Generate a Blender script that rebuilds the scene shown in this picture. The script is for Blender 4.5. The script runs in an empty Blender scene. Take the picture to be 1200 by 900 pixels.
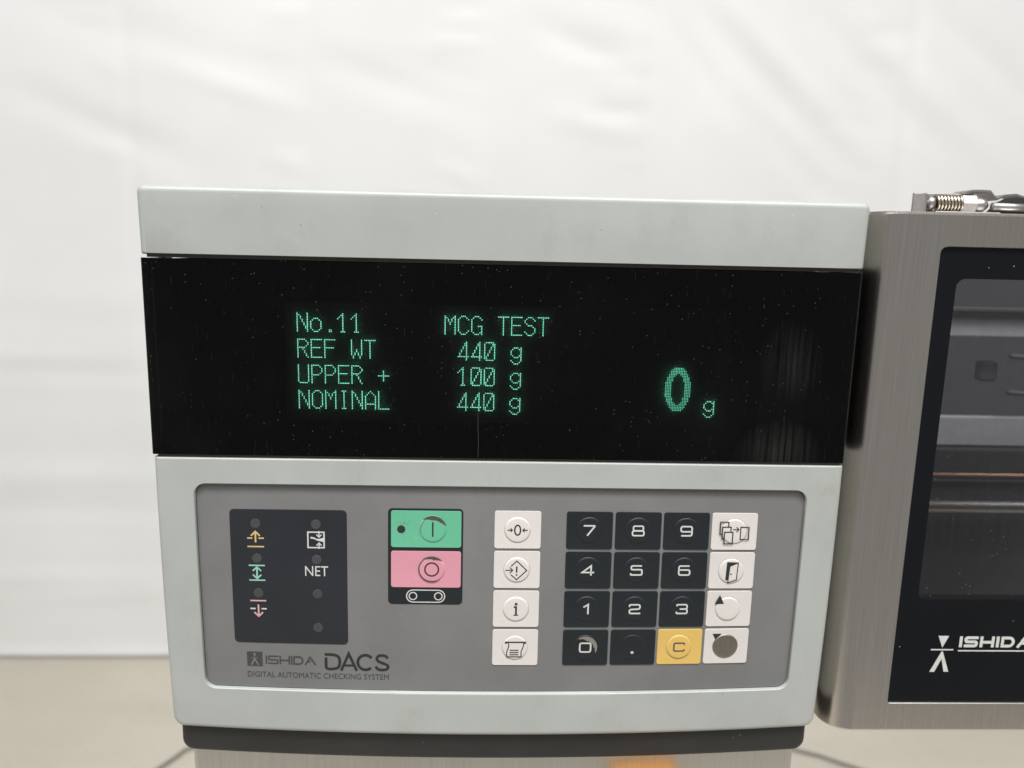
import bpy, bmesh, math, random
from mathutils import Matrix, Vector
random.seed(7)
sc = bpy.context.scene
C = sc.collection
ZO = 1.15                                    # height of the head's lower-housing top edge above the floor
MM = 0.001

# ------------------------------------------------------------------ camera
cd = bpy.data.cameras.new('camera'); cam = bpy.data.objects.new('camera', cd); C.objects.link(cam)
cd.sensor_width = 36.0; cd.lens = 27.0; cd.clip_start = 0.01; cd.clip_end = 200
PITCH, YAW, ROLL = 0.17594, 0.03522, 0.02284
fwd = Vector((math.sin(YAW) * math.cos(PITCH), math.cos(YAW) * math.cos(PITCH), -math.sin(PITCH)))
rt = Vector((math.cos(YAW), -math.sin(YAW), 0)); up = rt.cross(fwd)
rt2 = rt * math.cos(ROLL) + up * math.sin(ROLL); up2 = up * math.cos(ROLL) - rt * math.sin(ROLL)
mw = Matrix((rt2, up2, -fwd)).transposed().to_4x4()
mw.translation = Vector((-0.00985, -0.36478, 0.1035 + ZO))
cam.matrix_world = mw
cd.dof.use_dof = True; cd.dof.focus_distance = 0.375; cd.dof.aperture_fstop = 7.5
sc.camera = cam

# ------------------------------------------------------------------ light
W = bpy.data.worlds.new('World'); sc.world = W; W.use_nodes = True
bg = W.node_tree.nodes['Background']; bg.inputs[0].default_value = (1.0, 0.995, 0.985, 1); bg.inputs[1].default_value = 0.27

def area(name, loc, target, sx, sy, power, col=(1, 0.994, 0.982)):
    l = bpy.data.lights.new(name, 'AREA'); l.shape = 'RECTANGLE'; l.size = sx; l.size_y = sy; l.energy = power; l.color = col
    o = bpy.data.objects.new(name, l); C.objects.link(o); o.location = loc
    o.rotation_euler = (Vector(target) - Vector(loc)).to_track_quat('-Z', 'Y').to_euler()
    return o
area('ceiling_lamp', (-1.6, -2.6, 4.6), (-0.8, 0.8, 1.2), 3.0, 1.2, 50)
area('ceiling_lamp', (1.7, -2.6, 4.6), (0.9, 0.8, 1.2), 3.0, 1.2, 50)
area('ceiling_lamp', (0.0, -1.4, 4.4), (0.0, -1.1, 0), 3.6, 0.8, 190)

sc.view_settings.view_transform = 'Standard'; sc.view_settings.look = 'None'
sc.view_settings.exposure = 0.04; sc.view_settings.gamma = 1.0
sc.render.engine = 'CYCLES'

# ------------------------------------------------------------------ materials
def newmat(name):
    m = bpy.data.materials.new(name); m.use_nodes = True
    nt = m.node_tree; b = nt.nodes['Principled BSDF']
    return m, nt, b
def coords(nt):
    return nt.nodes.new('ShaderNodeTexCoord').outputs['Object']
def mapping(nt, vec, scale):
    mp = nt.nodes.new('ShaderNodeMapping'); mp.inputs['Scale'].default_value = scale
    nt.links.new(vec, mp.inputs[0]); return mp.outputs[0]
def noise(nt, vec, scale, detail=3, rough=0.55):
    n = nt.nodes.new('ShaderNodeTexNoise'); n.inputs['Scale'].default_value = scale
    n.inputs['Detail'].default_value = detail; n.inputs['Roughness'].default_value = rough
    nt.links.new(vec, n.inputs['Vector']); return n.outputs['Fac']
def ramp(nt, fac, p0, p1, c0, c1):
    r = nt.nodes.new('ShaderNodeValToRGB'); r.color_ramp.elements[0].position = p0; r.color_ramp.elements[1].position = p1
    r.color_ramp.elements[0].color = (*c0, 1); r.color_ramp.elements[1].color = (*c1, 1)
    nt.links.new(fac, r.inputs[0]); return r.outputs[0]
def mixc(nt, fac, a, b):
    m = nt.nodes.new('ShaderNodeMix'); m.data_type = 'RGBA'
    if hasattr(fac, 'links'): nt.links.new(fac, m.inputs[0])
    else: m.inputs[0].default_value = fac
    for i, v in ((6, a), (7, b)):
        if hasattr(v, 'links'): nt.links.new(v, m.inputs[i])
        else: m.inputs[i].default_value = (*v, 1)
    return m.outputs[2]
def math_(nt, op, a, b=None):
    m = nt.nodes.new('ShaderNodeMath'); m.operation = op
    for i, v in ((0, a), (1, b)):
        if v is None: continue
        if hasattr(v, 'links'): nt.links.new(v, m.inputs[i])
        else: m.inputs[i].default_value = v
    return m.outputs[0]
def bump(nt, b, h, strength, dist):
    n = nt.nodes.new('ShaderNodeBump'); n.inputs['Strength'].default_value = strength; n.inputs['Distance'].default_value = dist
    nt.links.new(h, n.inputs['Height']); nt.links.new(n.outputs[0], b.inputs['Normal'])
def specks(nt, vec, scale, size, keep):
    """mask of sparse dust specks: voronoi cells whose random value is above keep"""
    warp = nt.nodes.new('ShaderNodeTexVoronoi'); warp.inputs['Scale'].default_value = scale
    nt.links.new(vec, warp.inputs['Vector'])
    sp = nt.nodes.new('ShaderNodeSeparateColor'); nt.links.new(warp.outputs['Color'], sp.inputs[0])
    near = math_(nt, 'LESS_THAN', warp.outputs['Distance'], math_(nt, 'MULTIPLY', sp.outputs[1], size))
    k = math_(nt, 'GREATER_THAN', sp.outputs[0], keep)
    patch = math_(nt, 'ADD', noise(nt, vec, scale * 0.06, 2), 0.0)
    pk = math_(nt, 'GREATER_THAN', patch, 0.47)
    return math_(nt, 'MULTIPLY', math_(nt, 'MULTIPLY', near, k), pk)

def paint(name, col, rough=0.4, vary=0.06, speck=True, speckcol=(0.12, 0.12, 0.11), bumpy=0.08, spec=0.5, grain=0.10, stain=0.22):
    m, nt, b = newmat(name); v = coords(nt)
    n = noise(nt, v, 22, 4)
    c0 = tuple(x * (1 - vary) for x in col); c1 = tuple(min(1, x * (1 + vary)) for x in col)
    c = ramp(nt, n, 0.35, 0.65, c0, c1)
    fine = noise(nt, v, 1500, 2); c = mixc(nt, ramp(nt, fine, 0.35, 0.75, (0, 0, 0), (grain, grain, grain)), c, tuple(x * 0.6 for x in col))
    grime_ = ramp(nt, noise(nt, mapping(nt, v, (1, 1, 0.7)), 34, 6, 0.7), 0.56, 0.80, (0, 0, 0), (stain, stain, stain)); c = mixc(nt, grime_, c, tuple(x * q for x, q in zip(col, (0.62, 0.56, 0.46))))
    if speck:
        c = mixc(nt, math_(nt, 'MULTIPLY', specks(nt, v, 230, 0.10, 0.86), 0.6), c, speckcol)
        c = mixc(nt, math_(nt, 'MULTIPLY', specks(nt, mapping(nt, v, (1.0, 1, 2.2)), 120, 0.07, 0.88), 0.5), c, tuple(min(0.75, x * 1.6 + 0.03) for x in col))
    nt.links.new(c, b.inputs['Base Color'])
    r = math_(nt, 'ADD', math_(nt, 'MULTIPLY', noise(nt, v, 60, 3), 0.18), rough - 0.09)
    nt.links.new(r, b.inputs['Roughness']); b.inputs['Specular IOR Level'].default_value = spec
    if bumpy: bump(nt, b, noise(nt, v, 900, 2), bumpy, 0.0003)
    return m
def plain(name, col, rough=0.5, metal=0.0, spec=0.5):
    m, nt, b = newmat(name); v = coords(nt)
    c = ramp(nt, noise(nt, v, 180, 3), 0.3, 0.7, tuple(x * 0.93 for x in col), tuple(min(1, x * 1.06) for x in col))
    nt.links.new(c, b.inputs['Base Color']); b.inputs['Roughness'].default_value = rough
    b.inputs['Metallic'].default_value = metal; b.inputs['Specular IOR Level'].default_value = spec
    return m
def steel(name, col, rough, stretch, vary=0.10, warm=0.0):
    m, nt, b = newmat(name); v = coords(nt)
    fine = noise(nt, mapping(nt, v, stretch), 1.0, 5, 0.7)
    broad = noise(nt, v, 14, 3)
    c = ramp(nt, fine, 0.3, 0.7, tuple(x * (1 - vary) for x in col), tuple(min(1, x * (1 + vary)) for x in col))
    c = mixc(nt, ramp(nt, broad, 0.4, 0.7, (0, 0, 0), (0.35, 0.35, 0.35)), c, (col[0] * 1.0, col[1] * 0.93, col[2] * 0.86))
    dust = specks(nt, v, 260, 0.09, 0.93)
    c = mixc(nt, math_(nt, 'MULTIPLY', dust, 0.7), c, (0.85, 0.83, 0.8))
    nt.links.new(c, b.inputs['Base Color']); b.inputs['Metallic'].default_value = 1.0
    nt.links.new(math_(nt, 'ADD', math_(nt, 'MULTIPLY', fine, 0.14), rough - 0.07), b.inputs['Roughness'])
    bump(nt, b, fine, 0.12, 0.0002)
    return m
def smoked(name, tint, rough=0.04, ior=1.45, dust=(560, 0.14, 0.62), dustamt=0.16, painted_sheen=()):
    """tinted clear sheet with dust specks lying on it"""
    m = bpy.data.materials.new(name); m.use_nodes = True; nt = m.node_tree; nt.nodes.clear()
    out = nt.nodes.new('ShaderNodeOutputMaterial'); v = coords(nt)
    t = nt.nodes.new('ShaderNodeBsdfTransparent'); t.inputs[0].default_value = (*tint, 1)
    g = nt.nodes.new('ShaderNodeBsdfGlossy'); g.inputs[0].default_value = (0.9, 0.9, 0.9, 1); g.inputs['Roughness'].default_value = rough
    fr = nt.nodes.new('ShaderNodeFresnel'); fr.inputs[0].default_value = ior
    mx = nt.nodes.new('ShaderNodeMixShader'); nt.links.new(fr.outputs[0], mx.inputs[0])
    nt.links.new(t.outputs[0], mx.inputs[1]); nt.links.new(g.outputs[0], mx.inputs[2])
    d = nt.nodes.new('ShaderNodeBsdfDiffuse'); d.inputs[0].default_value = (0.42, 0.42, 0.41, 1)
    a = specks(nt, v, dust[0], dust[1], dust[2]); b2 = specks(nt, mapping(nt, v, (1, 1, 1.7)), dust[0] * 0.45, dust[1] * 0.55, dust[2])
    film = math_(nt, 'MULTIPLY', math_(nt, 'MAXIMUM', math_(nt, 'SUBTRACT', noise(nt, v, 16, 5), 0.5), 0.0), 0.022)
    msk = math_(nt, 'ADD', math_(nt, 'MULTIPLY', math_(nt, 'MAXIMUM', a, b2), dustamt), film)
    # hairline wipe scratches
    sc_ = math_(nt, 'MULTIPLY', math_(nt, 'GREATER_THAN', noise(nt, mapping(nt, v, (2600, 60, 90)), 1.0, 1), 0.72), 0.03)
    msk = math_(nt, 'ADD', msk, sc_)
    big = math_(nt, 'MULTIPLY', specks(nt, mapping(nt, v, (1, 1, 0.6)), 95, 0.035, 0.80), 0.45); msk = math_(nt, 'MAXIMUM', msk, big)
    for (px, pz, rx, rz, amt) in painted_sheen:                       # reflection streaks and pane haze painted into the sheet
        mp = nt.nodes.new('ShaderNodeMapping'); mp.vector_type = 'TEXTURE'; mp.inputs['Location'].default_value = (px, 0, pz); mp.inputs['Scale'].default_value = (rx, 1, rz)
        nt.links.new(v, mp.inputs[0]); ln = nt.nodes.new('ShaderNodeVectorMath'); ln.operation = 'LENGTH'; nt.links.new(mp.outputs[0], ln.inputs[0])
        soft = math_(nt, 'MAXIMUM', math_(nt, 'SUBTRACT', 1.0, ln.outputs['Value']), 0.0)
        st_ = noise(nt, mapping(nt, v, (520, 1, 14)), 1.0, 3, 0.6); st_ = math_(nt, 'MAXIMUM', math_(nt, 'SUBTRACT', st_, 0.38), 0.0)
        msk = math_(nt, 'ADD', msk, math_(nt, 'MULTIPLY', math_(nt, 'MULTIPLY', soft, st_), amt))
    m2 = nt.nodes.new('ShaderNodeMixShader'); nt.links.new(msk, m2.inputs[0])
    nt.links.new(mx.outputs[0], m2.inputs[1]); nt.links.new(d.outputs[0], m2.inputs[2])
    nt.links.new(m2.outputs[0], out.inputs[0])
    return m
def emit(name, col, s):
    m = bpy.data.materials.new(name); m.use_nodes = True; nt = m.node_tree; nt.nodes.clear()
    out = nt.nodes.new('ShaderNodeOutputMaterial'); e = nt.nodes.new('ShaderNodeEmission')
    n = noise(nt, coords(nt), 160, 2)
    e.inputs[0].default_value = (*col, 1)
    nt.links.new(math_(nt, 'MULTIPLY', math_(nt, 'ADD', n, 0.5), s), e.inputs[1]); nt.links.new(e.outputs[0], out.inputs[0]); return m

M = dict(
    case=paint('case_paint', (0.425, 0.446, 0.424), 0.34, 0.045, grain=0.06, stain=0.36),
    panel=paint('panel_overlay', (0.185, 0.185, 0.183), 0.55, 0.07, True, (0.30, 0.30, 0.29)),
    darkpanel=paint('status_overlay', (0.022, 0.024, 0.029), 0.42, 0.10, True, (0.22, 0.22, 0.21), spec=0.38),
    darkkey=paint('dark_key', (0.014, 0.018, 0.021), 0.46, 0.10, True, (0.10, 0.10, 0.10), spec=0.38),
    white=paint('white_key', (0.70, 0.66, 0.635), 0.42, 0.035, True, (0.45, 0.43, 0.40)),
    green=paint('green_key', (0.13, 0.47, 0.29), 0.45, 0.06, True, (0.05, 0.12, 0.08)),
    pink=paint('pink_key', (0.68, 0.30, 0.37), 0.45, 0.05, True, (0.4, 0.15, 0.2)),
    yellow=paint('yellow_key', (0.72, 0.48, 0.13), 0.45, 0.05, True, (0.4, 0.25, 0.1)),
    ink=plain('black_ink', (0.022, 0.022, 0.024), 0.6),
    inkgrey=plain('grey_ink', (0.055, 0.055, 0.06), 0.6),
    lightgrey=plain('overlay_grey_ink', (0.19, 0.19, 0.188), 0.55),
    wink=plain('white_ink', (0.62, 0.62, 0.60), 0.55),
    yink=plain('amber_ink', (0.60, 0.46, 0.20), 0.55),
    gink=plain('mint_ink', (0.28, 0.58, 0.45), 0.55),
    pink_ink=plain('rose_ink', (0.62, 0.38, 0.38), 0.55),
    lamp=plain('unlit_lamp', (0.055, 0.057, 0.058), 0.5),
    worn=steel('worn_metal_dome', (0.30, 0.28, 0.24), 0.5, (2200, 300, 120), 0.2),
    wearmark=plain('worn_edge', (0.07, 0.065, 0.055), 0.6),
    wearbeige=plain('worn_beige', (0.22, 0.20, 0.17), 0.6),
    grime_shade=plain('button_grime_shade', (0.30, 0.275, 0.25), 0.7),
    brass=plain('copper_rail', (0.62, 0.36, 0.26), 0.35, 1.0),
    inmid=plain('inner_mid_grey', (0.11, 0.11, 0.118), 0.6),
    rubber=paint('black_rubber', (0.021, 0.021, 0.020), 0.5, 0.15, True, (0.2, 0.2, 0.19), 0.2),
    blackin=plain('inner_black', (0.012, 0.012, 0.012), 0.8, 0, 0.2),
    gap=plain('dusty_gap', (0.10, 0.088, 0.074), 0.85),
    module=plain('module_frame', (0.040, 0.038, 0.038), 0.6, 0, 0.2),
    phosplate=plain('phosphor_plate', (0.28, 0.25, 0.24), 0.9, 0, 0.0),
    glass=smoked('smoked_acrylic', (0.30, 0.285, 0.29), 0.05, 1.31, painted_sheen=((0.138, 0.051, 0.017, 0.022, 0.13), (0.136, 0.006, 0.022, 0.018, 0.26))),
    winglass=smoked('window_polycarbonate', (0.65, 0.65, 0.668), 0.06, 1.45, (420, 0.13, 0.66), 0.3, painted_sheen=((0.26, 0.0, 0.12, 0.12, 0.05),)),
    winborder=paint('window_border', (0.006, 0.007, 0.009), 0.2, 0.1, True, (0.45, 0.45, 0.45), 0, 0.2),
    steel=steel('brushed_steel', (0.615, 0.578, 0.535), 0.25, (1900, 1900, 14), 0.09),
    steelpost=steel('brushed_steel_column', (0.62, 0.60, 0.565), 0.32, (1500, 1500, 26)),
    chrome=plain('polished_steel', (0.46, 0.445, 0.43), 0.42, 1.0),
    edge=plain('cut_steel_edge', (0.80, 0.78, 0.74), 0.3, 1.0),
    spring=plain('spring_steel', (0.62, 0.56, 0.46), 0.3, 1.0),
    ingrey=plain('inner_grey', (0.115, 0.115, 0.12), 0.6),
    inlight=plain('inner_light_grey', (0.48, 0.48, 0.49), 0.5),
    indark=plain('inner_dark', (0.045, 0.044, 0.048), 0.6),
    amber=plain('added_block_amber', (0.62, 0.27, 0.03), 0.45),
    dots=emit('phosphor_dots', (0.20, 0.82, 0.53), 17.5),
)

# ------------------------------------------------------------------ object helpers
def obj(name, bm, mat, parent=None, smooth=False, loc=None, mtx=None):
    me = bpy.data.meshes.new(name); bm.normal_update(); bm.to_mesh(me); bm.free()
    if smooth:
        for p in me.polygons: p.use_smooth = True
    me.materials.append(M[mat] if isinstance(mat, str) else mat)
    o = bpy.data.objects.new(name, me); C.objects.link(o)
    if parent is not None: o.parent = parent
    if mtx is not None: o.matrix_local = mtx
    elif loc is not None: o.location = loc
    return o
def thing(name, label, cat, loc=(0, 0, 0), group=None):
    o = bpy.data.objects.new(name, None); C.objects.link(o); o.location = loc
    o['label'] = label; o['category'] = cat
    if group: o['group'] = group
    return o
def autosmooth(o, ang=40):
    me = o.data
    bm = bmesh.new(); bm.from_mesh(me)
    for f in bm.faces: f.smooth = True
    for e in bm.edges:
        e.smooth = not (len(e.link_faces) == 2 and e.calc_face_angle(0) > math.radians(ang))
    bm.to_mesh(me); bm.free()
    return o

# front surface of the head (metres, local): flat above ZPT, bowed forward and leaning in towards the bottom
HW, ZPT, ZB, DB, BOW = 0.170, -0.01334, -0.14727, 0.00447, 0.0082
def fy(x, z):
    t = (ZPT - z) / (ZPT - ZB); t = min(1.0, (t + math.sqrt(t * t + 0.0016)) / 2 if t > -0.2 else 0.0)
    return DB * t * t - BOW * t * (1 - (x / HW) ** 2)
def frame_at(x, z, off):
    e = 1e-4
    tx = Vector((2 * e, fy(x + e, z) - fy(x - e, z), 0)).normalized()
    tz = Vector((0, fy(x, z + e) - fy(x, z - e), 2 * e)).normalized()
    n = tz.cross(tx).normalized()           # +y (into the head)
    tz = tx.cross(n).normalized()
    m = Matrix((tx, n, tz)).transposed().to_4x4(); m.translation = Vector((x, fy(x, z) + off, z))
    return m

def rrect(x0, x1, z0, z1, r, n=6, ex=1, ez=1):
    """rounded rectangle loop, ccw seen from the front (-y); r: bl, br, tr, tl; ex/ez: extra points per side"""
    if not isinstance(r, (tuple, list)): r = (r,) * 4
    pts = []
    cs = [(x0 + r[0], z0 + r[0], 180, r[0]), (x1 - r[1], z0 + r[1], 270, r[1]), (x1 - r[2], z1 - r[2], 0, r[2]), (x0 + r[3], z1 - r[3], 90, r[3])]
    arcs = []
    for cx, cz, a0, rr in cs:
        arcs.append([(cx + rr * math.cos(math.radians(a0 + 90 * k / n)), cz + rr * math.sin(math.radians(a0 + 90 * k / n))) for k in range(n + 1)])
    for i in range(4):
        pts += arcs[i]
        a = arcs[i][-1]; b = arcs[(i + 1) % 4][0]; cnt = ex if i in (0, 2) else ez
        for k in range(1, cnt):
            t = k / cnt; pts.append((a[0] + (b[0] - a[0]) * t, a[1] + (b[1] - a[1]) * t))
    return pts
def skin(bm, loops, cap_first=False, cap_last=False):
    """loops of 3-D points with equal counts; quads between successive loops"""
    L = [[bm.verts.new(p) for p in lp] for lp in loops]
    n = len(L[0])
    for a, b in zip(L, L[1:]):
        for i in range(n):
            j = (i + 1) % n
            bm.faces.new((a[i], a[j], b[j], b[i]))
    if cap_first: bm.faces.new(L[0][::-1])
    if cap_last: bm.faces.new(L[-1])
    return L
def conf(lp, dy, f=fy):
    return [(x, f(x, z) + dy, z) for x, z in lp]
def shrink(lp, k, c=None):
    if c is None: c = (sum(p[0] for p in lp) / len(lp), sum(p[1] for p in lp) / len(lp))
    return [(c[0] + (x - c[0]) * k, c[1] + (z - c[1]) * k) for x, z in lp]
def box(bm, x0, x1, y0, y1, z0, z1, bev=0.0):
    g = bmesh.ops.create_cube(bm, size=1)
    for v in g['verts']:
        v.co = Vector((x0 + (v.co.x + .5) * (x1 - x0), y0 + (v.co.y + .5) * (y1 - y0), z0 + (v.co.z + .5) * (z1 - z0)))
    if bev:
        es = {e for v in g['verts'] for e in v.link_edges}
        bmesh.ops.bevel(bm, geom=list(es), offset=bev, segments=2, affect='EDGES', profile=0.5)
def tube(bm, pts, r, n=10, caps=True):
    rings = []
    for i, p in enumerate(pts):
        p = Vector(p); a = Vector(pts[max(0, i - 1)]); b = Vector(pts[min(len(pts) - 1, i + 1)])
        d = (b - a).normalized(); s = d.cross(Vector((0, 0, 1)))
        if s.length < 1e-3: s = d.cross(Vector((0, 1, 0)))
        s.normalize(); t = s.cross(d)
        rr = r[i] if isinstance(r, (list, tuple)) else r
        rings.append([p + (s * math.cos(2 * math.pi * k / n) + t * math.sin(2 * math.pi * k / n)) * rr for k in range(n)])
    skin(bm, rings, caps, caps)

# flat print: strokes, polygons and discs in a local (u, v) plane, millimetres, facing -y
class Print:
    def __init__(s): s.bm = bmesh.new(); s.h = 0.0
    def _v(s, u, v): return s.bm.verts.new((u * MM, -s.h * MM, v * MM))
    def poly(s, pts):
        a = sum(p[0] * q[1] - q[0] * p[1] for p, q in zip(pts, pts[1:] + pts[:1]))
        if a < 0: pts = pts[::-1]
        s.bm.faces.new([s._v(*p) for p in pts]); s.h += 0.008
    def stroke(s, pts, w, closed=False, fil=0.0):
        if fil: pts = fillet(pts, fil, closed)
        n = len(pts); L = []; Rr = []
        for i in range(n):
            p = Vector(pts[i]); a = Vector(pts[i - 1]) if (i or closed) else None; b = Vector(pts[(i + 1) % n]) if (i < n - 1 or closed) else None
            d1 = (p - a).normalized() if a is not None else None; d2 = (b - p).normalized() if b is not None else None
            if d1 is None: d1 = d2
            if d2 is None: d2 = d1
            n1 = Vector((-d1.y, d1.x)); n2 = Vector((-d2.y, d2.x)); mm = n1 + n2
            if mm.length < 1e-6: mm = n1
            mm.normalize(); k = w / 2 / max(0.35, mm.dot(n1))
            L.append(s._v(*(p + mm * k))); Rr.append(s._v(*(p - mm * k)))
        for i in range(n if closed else n - 1):
            j = (i + 1) % n
            s.bm.faces.new((Rr[i], Rr[j], L[j], L[i]))
        s.h += 0.008
    def disc(s, c, r, n=20):
        s.poly([(c[0] + r * math.cos(2 * math.pi * k / n), c[1] + r * math.sin(2 * math.pi * k / n)) for k in range(n)])
    def ring(s, c, r, w, n=36, a0=0, a1=360, rz=None):
        rz = rz or r; full = abs(a1 - a0) >= 360
        pts = [(c[0] + r * math.cos(math.radians(a0 + (a1 - a0) * k / n)), c[1] + rz * math.sin(math.radians(a0 + (a1 - a0) * k / n))) for k in range(n if full else n + 1)]
        s.stroke(pts, w, full)
    def crescent(s, c, r, w, a0, a1, n=18):
        o = []; i = []
        for k in range(n + 1):
            a = math.radians(a0 + (a1 - a0) * k / n); t = math.sin(math.pi * k / n) ** 0.7 * (0.8 + 0.35 * random.random())
            o.append((c[0] + r * math.cos(a), c[1] + r * math.sin(a)))
            q = r - max(0.08, w * t); i.append((c[0] + q * math.cos(a), c[1] + q * math.sin(a)))
        for k in range(n):
            s.bm.faces.new([s._v(*p) for p in (i[k], o[k], o[k + 1], i[k + 1])])
        bmesh.ops.remove_doubles(s.bm, verts=s.bm.verts, dist=1e-7); s.h += 0.008
    def arrow(s, a, b, w, head):
        a = Vector(a); b = Vector(b); d = (b - a).normalized(); n = Vector((-d.y, d.x))
        s.stroke([tuple(a), tuple(b - d * w * 0.6)], w)
        s.stroke([tuple(b - d * head + n * head), tuple(b), tuple(b - d * head - n * head)], w)
def fillet(pts, r, closed):
    out = []; n = len(pts)
    for i in range(n):
        if not closed and i in (0, n - 1): out.append(pts[i]); continue
        p = Vector(pts[i]); a = Vector(pts[i - 1]) - p; b = Vector(pts[(i + 1) % n]) - p
        rr = min(r, a.length * 0.49, b.length * 0.49); a = a.normalized() * rr; b = b.normalized() * rr
        for k in range(5):
            t = k / 4; q = p + a * (1 - t) ** 2 + b * t ** 2; out.append((q.x, q.y))
    return out
def text_bm(s, u0, u1, v0, v1, spacing=1.0, bold=0.0):
    """built-in font as a flat mesh fitted to a box (mm)"""
    cu = bpy.data.curves.new('t', 'FONT'); cu.body = s; cu.space_character = spacing; cu.offset = bold; cu.resolution_u = 4
    o = bpy.data.objects.new('t', cu); C.objects.link(o)
    dg = bpy.context.evaluated_depsgraph_get(); me = bpy.data.meshes.new_from_object(o.evaluated_get(dg))
    xs = [v.co.x for v in me.vertices]; ys = [v.co.y for v in me.vertices]
    x0, x1, y0, y1 = min(xs), max(xs), min(ys), max(ys)
    bm = bmesh.new(); bm.from_mesh(me)
    for v in bm.verts:
        v.co = Vector(((u0 + (v.co.x - x0) / (x1 - x0) * (u1 - u0)) * MM, 0, (v0 + (v.co.y - y0) / (y1 - y0) * (v1 - v0)) * MM))
    bpy.data.objects.remove(o); bpy.data.meshes.remove(me); bpy.data.curves.remove(cu)
    return bm
def drape(bm, dy, f=fy):
    """lay a flat print given in head coordinates onto the curved front"""
    for v in bm.verts: v.co.y = v.co.y + f(v.co.x, v.co.z) + dy
    return bm

# ================================================================== setting
m_floor, nt, b = newmat('floor_concrete'); v = coords(nt)
c = ramp(nt, noise(nt, v, 1.6, 5), 0.35, 0.7, (0.50, 0.462, 0.385), (0.58, 0.54, 0.46))
c = mixc(nt, ramp(nt, noise(nt, mapping(nt, v, (0.4, 3.0, 1)), 2.0, 4), 0.45, 0.75, (0, 0, 0), (0.5, 0.5, 0.5)), c, (0.46, 0.425, 0.36))
c = mixc(nt, ramp(nt, noise(nt, v, 45, 4), 0.5, 0.8, (0, 0, 0), (0.25, 0.25, 0.25)), c, (0.38, 0.35, 0.295))
nt.links.new(c, b.inputs['Base Color']); b.inputs['Roughness'].default_value = 0.45
bump(nt, b, noise(nt, v, 120, 3), 0.15, 0.002)
bm = bmesh.new(); bmesh.ops.create_grid(bm, x_segments=4, y_segments=4, size=1)
for q in bm.verts: q.co = Vector((q.co.x * 5, 1.6 + q.co.y * 2.85, 0))
fl = obj('floor', bm, m_floor); fl['kind'] = 'structure'

# hanging white sheet, folds as relief
def seg_d(x, z, x0, z0, x1, z1):
    dx, dz = x1 - x0, z1 - z0; l2 = dx * dx + dz * dz; t = max(0, min(1, ((x - x0) * dx + (z - z0) * dz) / l2))
    ex, ez = x - (x0 + dx * t), z - (z0 + dz * t); fade = math.sin(math.pi * min(1, max(0, 0.08 + 0.84 * t)))
    return math.sqrt(ex * ex + ez * ez), fade
folds = []
for vx in (-0.97, -0.49, -0.01, 0.445, 1.16):
    for k in range(9):
        z = 1.35 + k * 0.075 + random.uniform(-.03, .03); l = random.uniform(0.10, 0.28)
        folds.append((vx - l, z + random.uniform(-.01, .07), vx - 0.01, z, random.uniform(0.010, 0.022), random.uniform(-0.0035, 0.0035)))
for x0, z0, x1, z1, w, a in ((0.46, 1.90, 0.66, 1.62, .03, .006), (0.50, 1.95, 0.95, 1.52, .04, .007), (0.62, 1.93, 1.10, 1.48, .03, -.006), (0.85, 1.92, 1.25, 1.55, .035, .006),
                             (1.0, 1.88, 1.5, 1.45, .04, -.006), (0.7, 1.65, 0.98, 1.38, .03, .005), (1.15, 1.95, 1.6, 1.6, .035, .006),
                             (-1.3, 1.65, -0.8, 1.45, .04, .005), (-1.35, 1.9, -0.7, 1.72, .05, .004), (-0.9, 1.72, -0.5, 1.60, .03, -.004), (-0.5, 1.75, -0.05, 1.62, .04, .004),
                             (0.1, 1.85, 0.42, 1.72, .03, .005), (0.15, 1.62, 0.42, 1.56, .03, -.004)):
    folds.append((x0, z0, x1, z1, w, a))
for k in range(16):
    z = 0.12 + k * 0.075; x0 = -1.75 + random.uniform(0, .3)
    folds.append((x0, z + random.uniform(-.03, .03), x0 + random.uniform(.5, 1.0), z + random.uniform(-.04, .04), random.uniform(.02, .045), random.uniform(-.005, .005)))
def sheet_y(x, z):
    y = 0.006 * math.sin(x * 2.1 + 0.6) + 0.003 * math.sin(x * 5.3 + z * 1.7) + 0.002 * math.sin(z * 7 + x)
    for vx in (-0.97, -0.49, -0.01, 0.445, 1.16):
        y += 0.0035 * math.exp(-((x - vx - 0.012 * math.sin(z * 3)) / 0.012) ** 2)
    for x0, z0, x1, z1, w, a in folds:
        if abs(x - (x0 + x1) / 2) > abs(x1 - x0) / 2 + 3 * w or abs(z - (z0 + z1) / 2) > abs(z1 - z0) / 2 + 3 * w: continue
        d, fd = seg_d(x, z, x0, z0, x1, z1); y += 1.25 * a * fd * math.exp(-(d / w) ** 2)
    if z < 0.06: y -= 0.012 * ((0.06 - z) / 0.06) ** 2       # foot of the sheet curls forward
    return y
bm = bmesh.new(); NX, NZ = 230, 130; rows = []
for j in range(NZ + 1):
    z = 0.006 + 2.45 * (j / NZ) ** 1.05
    rows.append([bm.verts.new((x, sheet_y(x, z), z)) for x in [-2.3 + 4.9 * i / NX for i in range(NX + 1)]])
for j in range(NZ):
    for i in range(NX):
        bm.faces.new((rows[j][i], rows[j][i + 1], rows[j + 1][i + 1], rows[j + 1][i]))
m_sheet, nt, b = newmat('white_vinyl'); v = coords(nt)
c = ramp(nt, noise(nt, v, 2.2, 4), 0.35, 0.7, (0.768, 0.770, 0.770), (0.815, 0.818, 0.818))
nt.links.new(c, b.inputs['Base Color']); b.inputs['Roughness'].default_value = 0.55
sh = obj('backdrop_sheet', bm, m_sheet, None, True, (0, 1.832, 0))
so = sh.modifiers.new('thickness', 'SOLIDIFY'); so.thickness = 0.002
sh['label'] = 'creased white sheet hanging as backdrop behind the machine'; sh['category'] = 'backdrop'

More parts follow.
